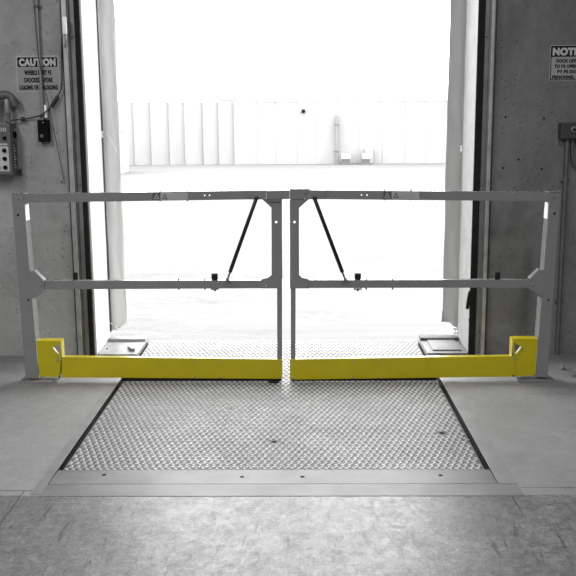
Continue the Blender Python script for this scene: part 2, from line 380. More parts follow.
# ------------------------------------------------------------------ dock gates
PL, PR = onz(32, 382.3), onz(541, 381.3)
GD = (PR - PL); GANG = math.atan2(GD.y, GD.x); GU = GD.normalized(); GN = Vector((-GU.y, GU.x, 0))
def G(x, y):
    d = ray(x, y); t = (PL - EYEP).dot(GN) / d.dot(GN); p = EYEP + d * t - PL
    return (p.dot(GU), p.z)
class Gate:
    def __init__(s, side):
        s.side = side
        s.o = empty('dock_gate', PL if side < 0 else PR, GANG); s.u0 = 0 if side < 0 else GD.length
        s.o.location.z = 0
    def p(s, x, y): u, z = G(x, y); return (u - s.u0, max(z, .004))
    def poly(s, pts): return [s.p(*q) for q in pts]
    def slab(s, name, pts, y0, y1, mat, holes=(), bevel=.0015, parent=None):
        hs = [circle(*s.p(hx, hy), r, 12) for hx, hy, r in holes]
        return MB().prism(s.poly(pts), y0, y1, hs, bevel).build(name, mat, parent or s.o)
    def rail(s, name, a0, a1, b0, b1, depth, holes, mat, y0=.004):
        """channel: web facing the camera, flanges pointing to the yard. a = left (top, bottom) px, b = right"""
        (xa, ta, ba), (xb, tb, bb) = a0, b0
        P = s.poly([(xa, ta), (xb, tb), (xb, bb), (xa, ba)]); t = .004
        m_ = MB(); m_.prism(P, y0, y0 + t, [circle(*s.p(hx, hy), r, 12) for hx, hy, r in holes])
        (u0, z0), (u1, z1), (u2, z2), (u3, z3) = P
        m_.prism([(u0, z0 - t), (u1, z1 - t), (u1, z1), (u0, z0)], y0 + t, y0 + depth)
        m_.prism([(u3, z3), (u2, z2), (u2, z2 + t), (u3, z3 + t)], y0 + t, y0 + depth)
        return m_.build(name, mat, s.o)
    def bolt(s, x, y, r=.007, y0=.0, mat='zinc', parent=None, name='bolt', l=.006):
        u, z = s.p(x, y)
        return MB().cyl((u, y0, z), (u, y0 - l, z), r, 12, bevel=.0015).build(name, M[mat], parent or s.o, True)
    def vbolt(s, x, y0_, y1_, v=.02, r=.0045):
        u, z0 = s.p(x, y0_); _, z1 = s.p(x, y1_); m_ = MB()
        zl, zh = min(z0, z1), max(z0, z1)
        m_.cyl((u, v, zl), (u, v, zh), r, 10); return m_.build('bolt', M['gate_dark'], s.o, True)

def build_gate(side):
    g = Gate(side); L = side < 0
    # --- post (square tube with a sticker, cap and base plate)
    if L: post = [(11.5, 194.5), (23.2, 194.5), (38.8, 378.5), (25.5, 378.5)]
    else: post = [(549.8, 192.5), (561, 192.5), (547.8, 377.5), (535.2, 377.5)]
    P = g.poly(post)
    po = g.slab('post', post, 0., .088, M['gate'], bevel=.003)
    zt = max(q[1] for q in P)
    MB().prism([(P[0][0] - .003, P[0][1]), (P[1][0] + .003, P[1][1]), (P[1][0] + .003, P[1][1] + .005), (P[0][0] - .003, P[0][1] + .005)], -.003, .09).build('post_cap', M['gate'], po)
    def edge(t):  # inner front edge of the post, t = 0 top .. 1 bottom
        a, c = (P[1], P[2]) if L else (P[0], P[3])
        return (a[0] + (c[0] - a[0]) * t, a[1] + (c[1] - a[1]) * t)
    sg = -1 if L else 1
    # bright sticker near the top of the inner side face
    e0, e1 = edge(.055), edge(.14); m_ = MB(); k = -sg
    m_._faces([(e0[0] + k * .0012, .008, e0[1]), (e0[0] + k * .0012, .082, e0[1]), (e1[0] + k * .0012, .082, e1[1]), (e1[0] + k * .0012, .008, e1[1])], [(0, 1, 2, 3)])
    m_.build('sticker', M['reflect'], po)
    e0 = edge(.035); MB().cyl((e0[0], .045, e0[1]), (e0[0] + k * .012, .045, e0[1]), .010, 12).build('pivot_pin', M['black'], po, True)
    for (x, y, r) in (((18, 199, .006), (18, 215, .007)) if L else ((554, 197.5, .006), (554.5, 213.5, .007))): g.bolt(x, y, r, mat='black' if r > .0065 else 'gate_dark', parent=po, l=.003)
    x, y = (28.5, 300) if L else (548.5, 300)
    g.bolt(x, y, .006, mat='black', parent=po, l=.003)
    # base plate
    uc = (P[2][0] + P[3][0]) / 2
    ba, bb = [g.p(v, 380)[0] for v in ((20.5, 58.5) if L else (517, 553))]; uc = (ba + bb) / 2
    bp = MB().box((ba, -.022, .0005), (bb, .125, .012), .002).build('base_plate', M['gate'], g.o)
    for du in (-.088, .088):
        for dv in (-.010, .11):
            MB().cyl((uc + du, dv, .012), (uc + du, dv, .026), .009, 6).build('anchor_bolt', M['gate_dark'], bp)
    # --- rails
    dots = ((204.6, 195.4, .0045), (209.5, 195.3, .0045)) if L else ((361.6, 195, .0045), (367, 195, .0045))
    if L: tr = g.rail('top_rail', (12.5, 194.3, 203.), None, (262, 190.4, 199.3), None, .045, dots, M['gate'])
    else: tr = g.rail('top_rail', (310, 190, 199.2), None, (560, 192.5, 201.3), None, .045, dots, M['gate'])
    if L: mr = g.rail('middle_rail', (40, 281.0, 289.6), None, (281, 280.5, 288.3), None, .04, (), M['gate'])
    else: mr = g.rail('middle_rail', (290, 280.2, 288.2), None, (534, 279.9, 287.7), None, .04, (), M['gate'])
    # --- inner upright with hole and corner gussets
    if L:
        up = [(262, 199), (282, 199), (282, 288.4), (261, 288.4), (261, 279.5), (268, 277.6), (271.6, 275), (271.6, 208)]
        lo = [(277, 288), (282, 288), (282, 364), (277.2, 364)]; hole = (276.2, 222, .0075)
    else:
        up = [(290, 199), (309, 199), (299, 208), (299, 275), (302, 277.6), (309, 279.3), (309, 288.4), (290, 288.4)]
        lo = [(290.8, 288), (295.6, 288), (295.4, 364), (290.8, 364)]; hole = (294.5, 222, .0075)
    iu = g.slab('inner_upright', up, -.001, .004, M['gate'], [hole], .0008)
    # back flanges of the upright give it its depth
    xa, xb = (271.6, 282) if L else (290, 299)
    ua, ub = g.p(xa, 240)[0], g.p(xb, 240)[0]; z0, z1 = g.p(xa, 279)[1], g.p(xa, 200)[1]
    for u in (ua, ub - .004): MB().box((u, .004, z0), (u + .004, .045, z1)).build('flange', M['gate'], iu)
    g.slab('lower_upright', lo, .006, .03, M['gate'])
    for q in ((266, 285.5),) if L else ((306, 285.5),): g.bolt(*q, .006, -.001, 'zinc')
    # --- latch plates over the middle
    if L:
        lp = g.slab('latch_plate', [(246, 190.2), (266, 190.4), (266, 199.4), (246, 199.4)], -.008, .05, M['gate'])
        g.slab('latch_bar', [(266.4, 190.8), (289.6, 190.2), (289.6, 199), (266.4, 199.2)], -.004, .046, M['gate'])
        g.slab('latch_bracket', [(268.5, 199.2), (281.5, 199.2), (281.5, 202), (268.5, 202)], -.010, -.001, M['gate_dark'])
        for q in ((249.5, 195),): g.bolt(*q, .006, -.008, 'gate_dark', lp)
    else:
        lp = g.slab('latch_plate', [(308, 190.2), (325, 190.2), (325, 199.2), (308, 199.2)], -.008, .05, M['gate'])
        g.slab('latch_bar', [(289.9, 188.8), (310, 188.8), (310, 199.2), (289.9, 199.2)], -.006, .046, M['gate'])
        for q in ((322, 195), (305.5, 193)): g.bolt(*q, .006, -.008, 'gate_dark', lp)
    g.bolt(*((265.6, 198.8) if L else (305, 199)), .0055, -.008, 'zinc')
    # --- gusset where the middle rail meets the post
    if L: gp = [(29, 271.8), (34, 270.6), (44, 280.4), (45, 289.6), (35, 298.2), (30.5, 298.2)]
    else: gp = [(544, 269.6), (539.8, 269.6), (529.6, 279.2), (528.5, 288), (541, 297), (542.2, 297)]
    gs = g.slab('rail_gusset', gp, -.002, .004, M['gate'], bevel=.0008)
    q = g.poly(gp)
    for a, c in (((q[1], q[2]) if L else (q[1], q[2])), (q[3], q[4])):
        n = Vector((c[1] - a[1], -(c[0] - a[0]))).normalized() * .003
        MB().prism([a, c, (c[0] + n.x, c[1] + n.y), (a[0] + n.x, a[1] + n.y)], .004, .05).build('flange', M['gate'], gs)
    g.bolt(*((40.5, 285) if L else (532.5, 284)), .006, -.002, 'zinc', gs)
    # --- toe board
    if L: tb = [(62, 356.6), (282.3, 359.2), (282.3, 378.8), (62, 377.4)]
    else: tb = [(290, 359.2), (519, 355.8), (519, 376.4), (290, 379.6)]
    tp = g.slab('toe_board', tb, -.004, .034, M['yellow'], bevel=.002)
    for x, y in (((194, 361.2), (194, 376.4), (220, 361.4), (220, 376.6), (279.3, 361.6), (279.3, 377)) if L else ((352, 361), (352, 377.2), (378, 360.8), (378, 377), (293, 361.4), (293, 377.8))):
        g.bolt(x, y, .0055, -.004, 'zinc', tp, l=.004)
    # thin black strip added below the toe board over the deck
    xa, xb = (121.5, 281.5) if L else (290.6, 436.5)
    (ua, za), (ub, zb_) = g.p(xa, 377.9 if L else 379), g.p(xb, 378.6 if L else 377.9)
    MB().prism([(ua, .0045), (ub, .0045), (ub, zb_), (ua, za)], .004, .014).build('black_strip', M['black'], g.o)
    # --- corner box at the foot of the post
    if L:
        fr = [(36.6, 340.6), (61, 341.), (61.2, 353), (59.8, 376.8), (40, 376.2)]; tri = [(51.4, 348.4), (60, 343.6), (60.2, 355.2), (58.2, 356.8)]
        bar = ((52.4, 347.8), (58.6, 356))
    else:
        fr = [(512.4, 338.7), (537, 338.4), (535, 374.8), (517.6, 376), (513, 353)]; tri = [(514.2, 342.4), (524, 348.4), (517, 355.8), (514.2, 354.4)]
        bar = ((521.8, 347.2), (515.8, 355))
    m_ = MB(); q = g.poly(fr); th = g.poly(tri); D = .06
    m_.prism(q, -.008, -.005, [th], .0)
    ulo, uhi = min(a[0] for a in q), max(a[0] for a in q); zt = max(a[1] for a in q); zb = min(a[1] for a in q)
    m_.box((ulo, -.005, zt - .003), (uhi, D, zt)); m_.box((ulo, D - .003, zb), (uhi, D, .12))
    us = uhi if L else ulo
    m_.box((us - .0015, -.005, .14), (us + .0015, D, zt))
    cb = m_.build('corner_box', M['yellow'], g.o)
    a, c = g.p(*bar[0]), g.p(*bar[1]); d = Vector((c[0] - a[0], c[1] - a[1])).normalized(); n = Vector((-d.y, d.x)) * .007
    MB().prism([(a[0] - n.x, a[1] - n.y), (c[0] - n.x, c[1] - n.y), (c[0] + n.x, c[1] + n.y), (a[0] + n.x, a[1] + n.y)], -.012, .012).build('bent_tab', M['yellow'], cb)
    g.bolt(*((58.2, 359.6) if L else (514.9, 358.6)), .008, -.008, 'zinc', cb)
    g.bolt(*((60, 376.2) if L else (513, 375.4)), .006, -.008, 'black', cb)
    # --- gas strut
    if L: a, c, e = (256.5, 198), (230.3, 271.5), (227.6, 279)
    else: a, c, e = (314.5, 198), (342.2, 271.5), (345, 278.8)
    A, Cc, E_ = [Vector((g.p(*w)[0], -.022, g.p(*w)[1])) for w in (a, c, e)]
    gs = MB().cyl(A, Cc, .0112, 16, bevel=.002).build('gas_strut', M['strut'], g.o, True)
    MB().cyl(Cc, E_, .006, 10).build('rod', M['gate_dark'], gs, True)
    MB().sphere(A, .013).cyl(A, A + Vector((0, .02, 0)), .006, 10).build('ball_joint', M['strut'], gs, True)
    sgn = -1 if L else 1
    MB().prism([(E_.x - .012, E_.z - .008), (E_.x + .012, E_.z - .008), (E_.x + .007, E_.z + .012), (E_.x - .003, E_.z + .014)], -.03, .012, bevel=.002).build('clevis', M['gate'], gs)
    # --- rubber stops on the middle rail and the bolts through it
    for x0, x1, yt, yb in (((211, 217.6, 274.2, 280.2), (72, 77.2, 273, 279.8)) if L else ((354.8, 361.2, 274, 279.6), (495.2, 500.8, 272.4, 279.2))):
        u0, z1 = g.p(x0, yt); u1, z0 = g.p(x1, yb); uc, r = (u0 + u1) / 2, (u1 - u0) / 2
        s_ = MB().cyl((uc, .02, z0 - .002), (uc, .02, z1), r, 18, bevel=.003).build('rubber_stop', M['black'], g.o, True)
        if 100 < x0 < 450:
            zz = g.p(x0, 288.8)[1]
            MB().box((uc - .022, .0, zz - .006), (uc + .022, .04, zz)).cyl((uc, .02, zz - .016), (uc, .02, zz - .006), .008, 6).build('nut', M['gate_dark'], s_)
    for x in ((178, 204.5) if L else (366.5, 393)): g.vbolt(x, 279.2, 290.2)
    # --- warning label on the top rail, with its two bolts
    if L: xs = (152.3, 160.4, 187.8); t, b_ = 192.7, 200.2; bx = (159.5, 186.6)
    else: xs = (383.2, 391.6, 419.2); t, b_ = 191.3, 199.2; bx = (385, 411.5)
    wl = g.slab('warning_label', [(xs[1], t), (xs[2], t), (xs[2], b_), (xs[1], b_)], .0025, .0038, M['label_pale'], bevel=0)
    wl['label'] = 'pale warning label with a triangle symbol'
    g.slab('dark_field', [(xs[0], t), (xs[1], t), (xs[1], b_), (xs[0], b_)], .0025, .0038, M['label_dark'], bevel=0, parent=wl)
    for x0, mt, inn in ((xs[0] + 1.4, 'label_pale', 'label_dark'), (xs[1] + 1.6, 'label_dark', 'label_pale')):
        g.slab('triangle_symbol', [(x0, b_ - 1), (x0 + 5.6, b_ - 1), (x0 + 2.8, t + .8)], .0016, .0024, M[mt], bevel=0, parent=wl)
        g.slab('triangle_symbol', [(x0 + 1.5, b_ - 1.8), (x0 + 4.1, b_ - 1.8), (x0 + 2.8, t + 2.9)], .0010, .0015, M[inn], bevel=0, parent=wl)
    for x in bx: g.vbolt(x, t - 1.6, b_ + 1.4)
    if L:   # round rubber foot under the free end
        u = g.p(273.6, 376)[0]
        MB().cyl((u, -.012, .0042), (u, -.012, .011), .031, 24, bevel=.002).cyl((u, .008, .010), (u, .008, .03), .008, 10).build('rubber_foot', M['black'], g.o, True)
    return g.o
def curtain_mat(nm, lo, hi, t_):
    mt, nt, b = newmat(nm); v = coords(nt, (1, 1, .35))
    c = ramp(nt, noise(nt, v, 5, 6, .6, .6), [(.3, lo), (.7, hi)])
    nt.links.new(c, b.inputs['Base Color']); b.inputs['Roughness'].default_value = .55
    tl_ = N(nt, 'ShaderNodeBsdfTranslucent'); tl_.inputs['Color'].default_value = (t_, t_, t_, 1)
    mx = N(nt, 'ShaderNodeMixShader'); mx.inputs[0].default_value = .35
    nt.links.new(b.outputs[0], mx.inputs[1]); nt.links.new(tl_.outputs[0], mx.inputs[2])
    nt.links.new(mx.outputs[0], nt.nodes['Material Output'].inputs['Surface'])
    return mt
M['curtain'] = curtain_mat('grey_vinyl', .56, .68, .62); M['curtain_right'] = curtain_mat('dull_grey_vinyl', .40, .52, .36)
M['label_pale'] = simple('label_pale', .30, .5); M['label_dark'] = simple('label_dark', .06, .5)
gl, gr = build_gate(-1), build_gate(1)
tag(gl, 'grey steel swing gate with yellow toe board, post at left below the caution sign', 'gate', 'dock safety gates')
tag(gr, 'grey steel swing gate with yellow toe board, post at right below the notice sign', 'gate', 'dock safety gates')

# ------------------------------------------------------------------ door tracks, seals, curtains
def zx(px, Y=YW): return ony(px, 180, Y).x
def door_track(xs, sgn):
    """xs: pixel columns (wall side .. opening side) at y = 180"""
    x_dark0, x_dark1, x_tr, x_seal, x_open = [zx(v) for v in xs]
    e = empty('door_track', (x_tr, YW, 0)); T = Matrix.Translation((-x_tr, -YW, 0))
    lo, hi = sorted((x_dark1, x_seal))
    MB().box((lo, YW - .012, 0.0), (hi, YW - .001, 3.05)).build('track_angle', M['track'], e, mat_local=T)
    lo, hi = sorted((x_dark1, x_tr))
    MB().box((lo, YW - .05, 0.0), (hi, YW - .0125, 3.05), .004).build('guide_rail', M['track_pale'], e, mat_local=T)
    lo, hi = sorted((x_tr, x_tr + sgn * .008))
    MB().box((lo, YW - .03, 0.0), (hi, YW - .0125, 3.05)).build('guide_lip', M['track'], e, mat_local=T)
    xc = (x_tr + x_seal) / 2 + sgn * .004
    for py in (36, 184, 330):
        z = ony(xs[2], py, YW).z; MB().cyl((xc, YW - .012, z), (xc, YW - .02, z), .010, 6).cyl((xc, YW - .02, z), (xc, YW - .028, z), .006, 10).build('bolt', M['track'], e, mat_local=T)
    sl = sorted((x_seal + sgn * .001, x_open - sgn * .001))
    s = MB().box((sl[0], YW - .02, .0), (sl[1], YW - .001, 3.05), .004).build('rubber_seal', M['black'], e, mat_local=T)
    dk = sorted((x_dark0, x_dark1 - sgn * .001))
    MB().box((dk[0], YW - .022, 0), (dk[1], YW - .001, 3.05), .003).build('edge_channel', M['box_dark'], e, mat_local=T)
    return e, T
tl, T = door_track((69.2, 71.4, 76, 82, 87), 1)
tag(tl, 'grey steel overhead door track with black seal, left of the opening', 'door track')
tr_, T2 = door_track((491.2, 488.6, 485.2, 480, 472.8), -1)
# torn seal pieces low on the right track
def pw(px, py): q = ony(px, py, YW); return (q.x, q.z)
MB().prism([pw(*q) for q in ((473, 286), (470, 289), (468, 291.5), (466, 302), (465.4, 308), (467.6, 309), (469, 304), (470.2, 300), (471.2, 300.5), (471, 318.5), (468, 318.6), (468.6, 321.5), (471.4, 323), (471.2, 330), (473, 331))], YW - .026, YW - .006).build('torn_seal', M['black'], tr_, mat_local=T2)
tag(tr_, 'dark steel overhead door track with black seal, right of the opening', 'door track')

def curtain(px0, px1, side):
    Y = 6.19
    x0, x1 = sorted((ony(px0, 180, Y).x, ony(px1, 180, Y).x))
    e = empty('dock_curtain', ((x0 + x1) / 2, Y, 0)); T = Matrix.Translation((-(x0 + x1) / 2, -Y, 0))
    nz, nx = 60, 8; vs, fs = [], []
    for i in range(nz + 1):
        z = .06 + (3.05 - .06) * i / nz
        for k in range(nx + 1):
            t = k / nx; x = x0 + (x1 - x0) * t
            inner = t if side < 0 else 1 - t
            zz = z
            if i == 0: zz += .10 * max(0, (inner - .35)) if side < 0 else .16 * max(0, inner - .2)
            w = .006 * math.sin(z * 5 + t * 3) + .004 * math.sin(z * 13 + t * 6) + .008 * math.sin(t * PI * 2)
            vs.append((x + (.002 * math.sin(z * 4.1) + .0015 * math.sin(z * 9.7)) * inner, Y + w, zz))
    for i in range(nz):
        for k in range(nx):
            a = i * (nx + 1) + k; fs.append((a, a + 1, a + nx + 2, a + nx + 1))
    m_ = MB(); m_._faces(vs, fs)
    o = m_.build('curtain_sheet', M['curtain' if side < 0 else 'curtain_right'], e, True, T)
    sd = o.modifiers.new('thickness', 'SOLIDIFY'); sd.thickness = .004
    xh = x0 if side < 0 else x1
    MB().box((xh - (.022 if side < 0 else -.002), Y - .01, .05), (xh + (-.002 if side < 0 else .022), Y + .02, 3.05)).build('edge_strip', M['box_dark'], e, mat_local=T)
    for px, py in (((100.5, 134.5), (105.5, 325)) if side < 0 else ((462.3, 149), (455.2, 331))):
        p = ony(px, py, 6.135)
        c = MB().box((p.x - .016, 6.135, p.z - .022), (p.x + .016, 6.147, p.z - .008), .003).box((p.x - .016, 6.135, p.z + .008), (p.x + .016, 6.147, p.z + .022), .003).box((p.x - .006, 6.137, p.z - .022), (p.x + .006, 6.177, p.z + .022), .003)
        c.build('clip', M['lens'], e, mat_local=T)
        if side < 0:
            k = 1 if px < 103 else .55
            pts = [(p.x + .02, 6.170, p.z + .01), (p.x + .06, 6.170, p.z - .03 * k), (p.x + .10, 6.172, p.z - .12 * k)]
            MB().tube(pts, .0025, 8).build('strap', M['lens'], e, True, T)
    return e
tag(curtain(105.5, 121.2, -1), 'grey vinyl dock shelter curtain hanging at the left edge of the opening', 'curtain')
tag(curtain(445.5, 463.0, 1), 'grey vinyl dock shelter curtain hanging at the right edge of the opening', 'curtain')

# ------------------------------------------------------------------ signs
def sign(name, x0, z1, w, h, head, lines, notice):
    e = empty(name, (x0 + w / 2, YW, z1 - h / 2)); T = Matrix.Translation((-(x0 + w / 2), -YW, -(z1 - h / 2)))
    e_y = -.004
    def rr(x0, z0, x1, z1, r, n=5):
        out = []
        for cx, cz, a0 in ((x1 - r, z1 - r, 0), (x0 + r, z1 - r, 90), (x0 + r, z0 + r, 180), (x1 - r, z0 + r, 270)):
            out += [(cx + r * math.cos(math.radians(a0 + 90 * k / n)), cz + r * math.sin(math.radians(a0 + 90 * k / n))) for k in range(n + 1)]
        return out
    W, Hh = w / 2, h / 2
    MB().prism(rr(-W, -Hh, W, Hh, .006), -.003, -.0005).build('panel', M['sign_border' if not notice else 'sign_notice'], e)
    if not notice:
        MB().prism(rr(-W + .004, -Hh + .004, W - .004, Hh - .004, .005), -.004, -.0031).build('face', M['sign_pale'], e)
        MB().prism(rr(-W + .010, Hh - .066, W - .010, Hh - .010, .003), -.005, -.0041).build('header_band', M['ink'], e)
    else:
        MB().prism(rr(-W + .005, -Hh + .005, W - .005, Hh - .005, .005), -.004, -.0031).build('header_band', M['sign_blue'], e)
        MB().prism(rr(-W + .010, -Hh + .010, W - .010, Hh - .070, .008), -.005, -.0041).build('face', M['sign_notice'], e)
    text_mesh('header_lettering', [(head, 0, Hh - .058, .040, w * (.86 if not notice else .88), .0040)], M['lettering_pale'], e, -.0056)
    n = len(lines); top = Hh - .075; sp = (h - .085) / n
    text_mesh('lettering', [(s_, 0, top - sp * (i + .86), sp * (.58), w * k * 1.02, .0015) for i, (s_, k) in enumerate(lines)], M['ink'], e, -.0058)
    return e
sp = ony(15.8, 56, YW); s2 = ony(60.3, 92, YW)
tag(sign('caution_sign', sp.x, sp.z, s2.x - sp.x, sp.z - s2.z, 'CAUTION', [('WHEELS MUST BE', .62), ('CHOCKED BEFORE', .66), ('LOADING OR UNLOADING', .88)], False),
    'pale rectangular caution sign on the left wall behind the conduit', 'sign')
sp = ony(550.3, 45.2, YW); s2 = ony(576, 81, YW)
tag(sign('notice_sign', sp.x, sp.z, .252, sp.z - s2.z, 'NOTICE', [('DOCK LEVELER', .67), ('TO BE OPERATED', .75), ('BY PS DOCK', .60), ('PERSONNEL ONLY', .83)], True),
    'grey notice sign on the right wall, cut by the photo edge', 'sign')

# ------------------------------------------------------------------ left wall fittings
def W(px, py, off=0.): p = ony(px, py, YW - off); return p
# rigid conduit ending in a black switch box
e = empty('wall_switch', W(43, 143)); T = Matrix.Translation(-e.location)
xc = W(42.6, 110, .02).x; ztop = 3.2; zb = W(43, 119, .02).z
MB().cyl((xc, YW - .022, zb), (xc, YW - .022, ztop), .0085, 14).build('conduit_pipe', M['conduit'], e, True, T)
for py in (7, 116):
    z = W(40, py).z; MB().box((xc - .024, YW - .012, z - .008), (xc + .024, YW - .001, z + .008), .002).cyl((xc, YW - .022, z - .008), (xc, YW - .022, z + .008), .0115, 14).build('pipe_clip', M['conduit_dark'], e, True, T)
p0, p1 = W(37, 120, .05), W(49, 142, .05)
bx = MB().box((p0.x, YW - .05, p1.z), (p1.x, YW - .001, p0.z), .004).build('switch_box', M['ink'], e, mat_local=T)
q = W(41.8, 136, .05); MB().box((q.x - .010, YW - .054, q.z - .010), (q.x + .010, YW - .0505, q.z + .010), .002).build('switch_button', M['box_grey'], bx)
p = W(43, 122.5, .05); MB().cyl((p.x, YW - .05, p.z), (p.x, YW - .053, p.z), .004, 10).build('screw', M['zinc'], bx)
for c in list(bx.children): c.data.transform(T)
p0 = W(45.4, 105, .03); p1 = W(45.6, 118, .03)
MB().cyl((p0.x, YW - .03, p1.z), (p0.x, YW - .03, p0.z), .010, 14, bevel=.003).build('pale_sleeve', M['lens'], e, True, T)
tag(e, 'small black switch box under a vertical grey conduit on the left wall', 'switch box')
# slanting pull cord with a ring hook
pts = [W(33, -10, .03), W(36, 30, .034), W(39.5, 62, .034), (W(47, 95, .05).x, YW - .058, W(47, 95, .05).z), W(57, 145, .03), W(64, 180, .012)]
e = empty('pull_cord', W(65, 181)); T = Matrix.Translation(-e.location)
MB().tube(pts, .0022, 8).build('cord', M['cable'], e, True, T)
m_ = MB(); c = W(62.2, 181, .012); m_.tube([(c.x + .012 * math.cos(a), YW - .012, c.z + .006 * math.sin(a)) for a in [2 * PI * k / 14 for k in range(15)]], .0028, 8, 1)
m_.build('ring_hook', M['conduit'], e, True, T)
tag(e, 'thin dark cord slanting down the left wall to a small ring beside the door track', 'cord')
# cable from the control box to the door sensor
pts = [W(12, 120, .05), W(20, 119.5, .03), W(30, 118, .02), W(40, 115.5, .045), W(46, 111.5, .05), W(51, 107, .03), W(58.5, 95, .025), W(61.5, 86, .03), W(62, 70, .03), W(61.6, 52, .03), W(61.9, 37, .03)]
e = empty('sensor_cable', W(50, 108)); T = Matrix.Translation(-e.location)
MB().tube(pts, .004, 8).build('cable_sheath', M['cable'], e, True, T)
a, c = W(51.5, 107, .028), W(58, 96, .026); MB().cyl(a, c, .012, 14, bevel=.003).build('strain_relief', M['cable'], e, True, T)
a, c = W(20.8, 119.5, .03), W(25, 118.8, .026); MB().cyl(a, c, .0125, 14, bevel=.003).build('cable_gland', M['cable'], e, True, T)
tag(e, 'black flexible cable running from the control box up to the door track', 'cable')
# white sensor next to the track
e = empty('door_sensor', W(64.5, 36)); T = Matrix.Translation(-e.location)
a, c = W(64.6, 16.5, .07), W(65, 34.5, .07)
MB().box((W(62.8, 25, .07).x, YW - .088, c.z), (W(66.4, 25, .07).x, YW - .0498, a.z), .006).build('housing', M['lens'], e, True, T)
MB().tube([(c.x, YW - .07, c.z), (c.x + .004, YW - .07, c.z - .03), (c.x - .010, YW - .06, c.z - .075)], .005, 8).build('lead', M['conduit'], e, True, T)
tag(e, 'small white sensor housing at the top left of the door track', 'sensor')
# control box
D = .13
e = empty('control_box', W(5, 174)); T = Matrix.Translation(-e.location)
q0, q1 = ony(9.5, 123.5, YW - D), ony(9.5, 175, YW - D)
x1, z1, z0 = q0.x, q0.z, q1.z; x0 = x1 - .20
box = MB().box((x0, YW - D, z0), (x1, YW - .001, z1), .006).build('housing', M['box_grey'], e, mat_local=T)
zz = lambda t: z1 - (z1 - z0) * t
fp = MB().box((x0 + .03, YW - D - .003, zz(.93)), (x1 - .016, YW - D, zz(.44)), .001).build('button_plate', M['lettering_pale'], e, mat_local=T)
for t in (.52, .68, .85):
    MB().cyl((x1 - .040, YW - D - .003, zz(t)), (x1 - .040, YW - D - .016, zz(t)), .013, 16, bevel=.003).build('push_button', M['ink'], fp, True, T)
for t in (.52, .68, .85):
    MB().cyl((x1 - .085, YW - D - .003, zz(t)), (x1 - .085, YW - D - .016, zz(t)), .013, 16, bevel=.003).build('push_button', M['ink'], fp, True, T)
MB().cyl((x1 - .035, YW - D, zz(.28)), (x1 - .035, YW - D - .012, zz(.28)), .011, 16).build('indicator_lamp', M['ink'], e, True, T)
text_mesh('lettering', [('00', x1 - .045, zz(.15), .022, .045, .0008)], M['lettering_pale'], e, YW - D - .001).data.transform(T)
MB().box((x0 + .04, YW - D - .002, zz(.42)), (x1 - .02, YW - D, zz(.385)), .0005).build('name_strip', M['lettering_pale'], e, mat_local=T)
st = MB().box((x1, YW - D + .03, zz(.90)), (x1 + .0015, YW - .03, zz(.36))).build('side_label', M['box_dark'], e, mat_local=T)
b = MB(); zc = zz(.88)
for k in range(9): b.box((x1 + .0016, YW - D + .04, zz(.86 - .055 * k) - .006), (x1 + .0022, YW - .04 - .012 * (k % 3), zz(.86 - .055 * k) + .003))
tag_ = b.build('label_marks', M['lettering_pale'], st, mat_local=T); tag_['kind'] = 'stuff'
MB().sphere((x1 + .004, YW - .05, zz(.22)), .022, (.5, 1, 1)).build('side_knob', M['ink'], e, True, T)
MB().cyl((x1 + .003, YW - .055, zz(.12)), (x1 + .0075, YW - .055, zz(.12)), .012, 12).build('side_screw', M['conduit'], e, True, T)
for sx in (x1 - .004,): MB().box((x1, YW - .02, z0 - .012), (x1 + .02, YW - .001, z0 + .03), .002).build('mounting_tab', M['box_dark'], e, mat_local=T)
tag(e, 'grey control box with push buttons on the left wall, cut by the photo edge', 'control box')
# flexible duct arching over the control box, with a pale stub
e = empty('flexible_duct', W(6, 121)); T = Matrix.Translation(-e.location)
a = W(6.6, 99, .07); zt = z1
pts = [W(-9, 112, .07), W(-5, 100, .07), W(2, 95, .07), W(9, 96, .07), W(13.5, 101, .06), W(15, 105, .05)]
n = 5 * 6 + 1; r = [.024 * (1 + .10 * (k % 2)) for k in range(n)]
MB().tube(pts, r, 16).build('hose', M['duct'], e, True, T)
MB().cyl((a.x, YW - .07, W(7, 113, .07).z), (a.x, YW - .07, a.z), .018, 16, bevel=.004).build('pale_stub', M['conduit'], e, True, T)
MB().cyl((a.x + .004, YW - .07, zt), (a.x + .004, YW - .07, W(7, 113, .07).z), .013, 16).cyl((a.x + .004, YW - .07, zt + .004), (a.x + .004, YW - .07, zt + .022), .02, 6).build('fitting', M['duct'], e, True, T)
tag(e, 'dark grey flexible duct curving above the control box on the left wall', 'duct')

# ------------------------------------------------------------------ right wall fittings
e = empty('junction_box', W(570, 139)); T = Matrix.Translation(-e.location)
p0, p1 = ony(561.5, 122.5, YW - .07), ony(563, 139, YW - .07)
xa = p0.x; xb = xa + .14
jb = MB().box((xa, YW - .07, p1.z), (xb, YW - .001, p0.z), .006).build('housing', M['box_dark'], e, mat_local=T)
kx = ony(574, 129.5, YW - .08); MB().cyl((kx.x, YW - .07, kx.z), (kx.x, YW - .088, kx.z), .020, 20, bevel=.004).build('knob', M['track'], e, True, T)
MB().cyl((kx.x, YW - .088, kx.z), (kx.x, YW - .092, kx.z), .009, 12).build('knob_centre', M['ink'], e, True, T)
cx = ony(567.5, 145, YW - .03).x
MB().cyl((cx, YW - .025, .0), (cx, YW - .025, p1.z), .0135, 16).build('conduit_pipe', M['conduit_dark'], e, True, T)
for py in (180, 300):
    z = W(565, py).z; MB().box((cx - .028, YW - .012, z - .01), (cx + .028, YW - .001, z + .01), .002).cyl((cx, YW - .025, z - .01), (cx, YW - .025, z + .01), .0165, 14).build('pipe_clip', M['conduit_dark'], e, True, T)
c2 = ony(572.5, 145, YW - .03).x
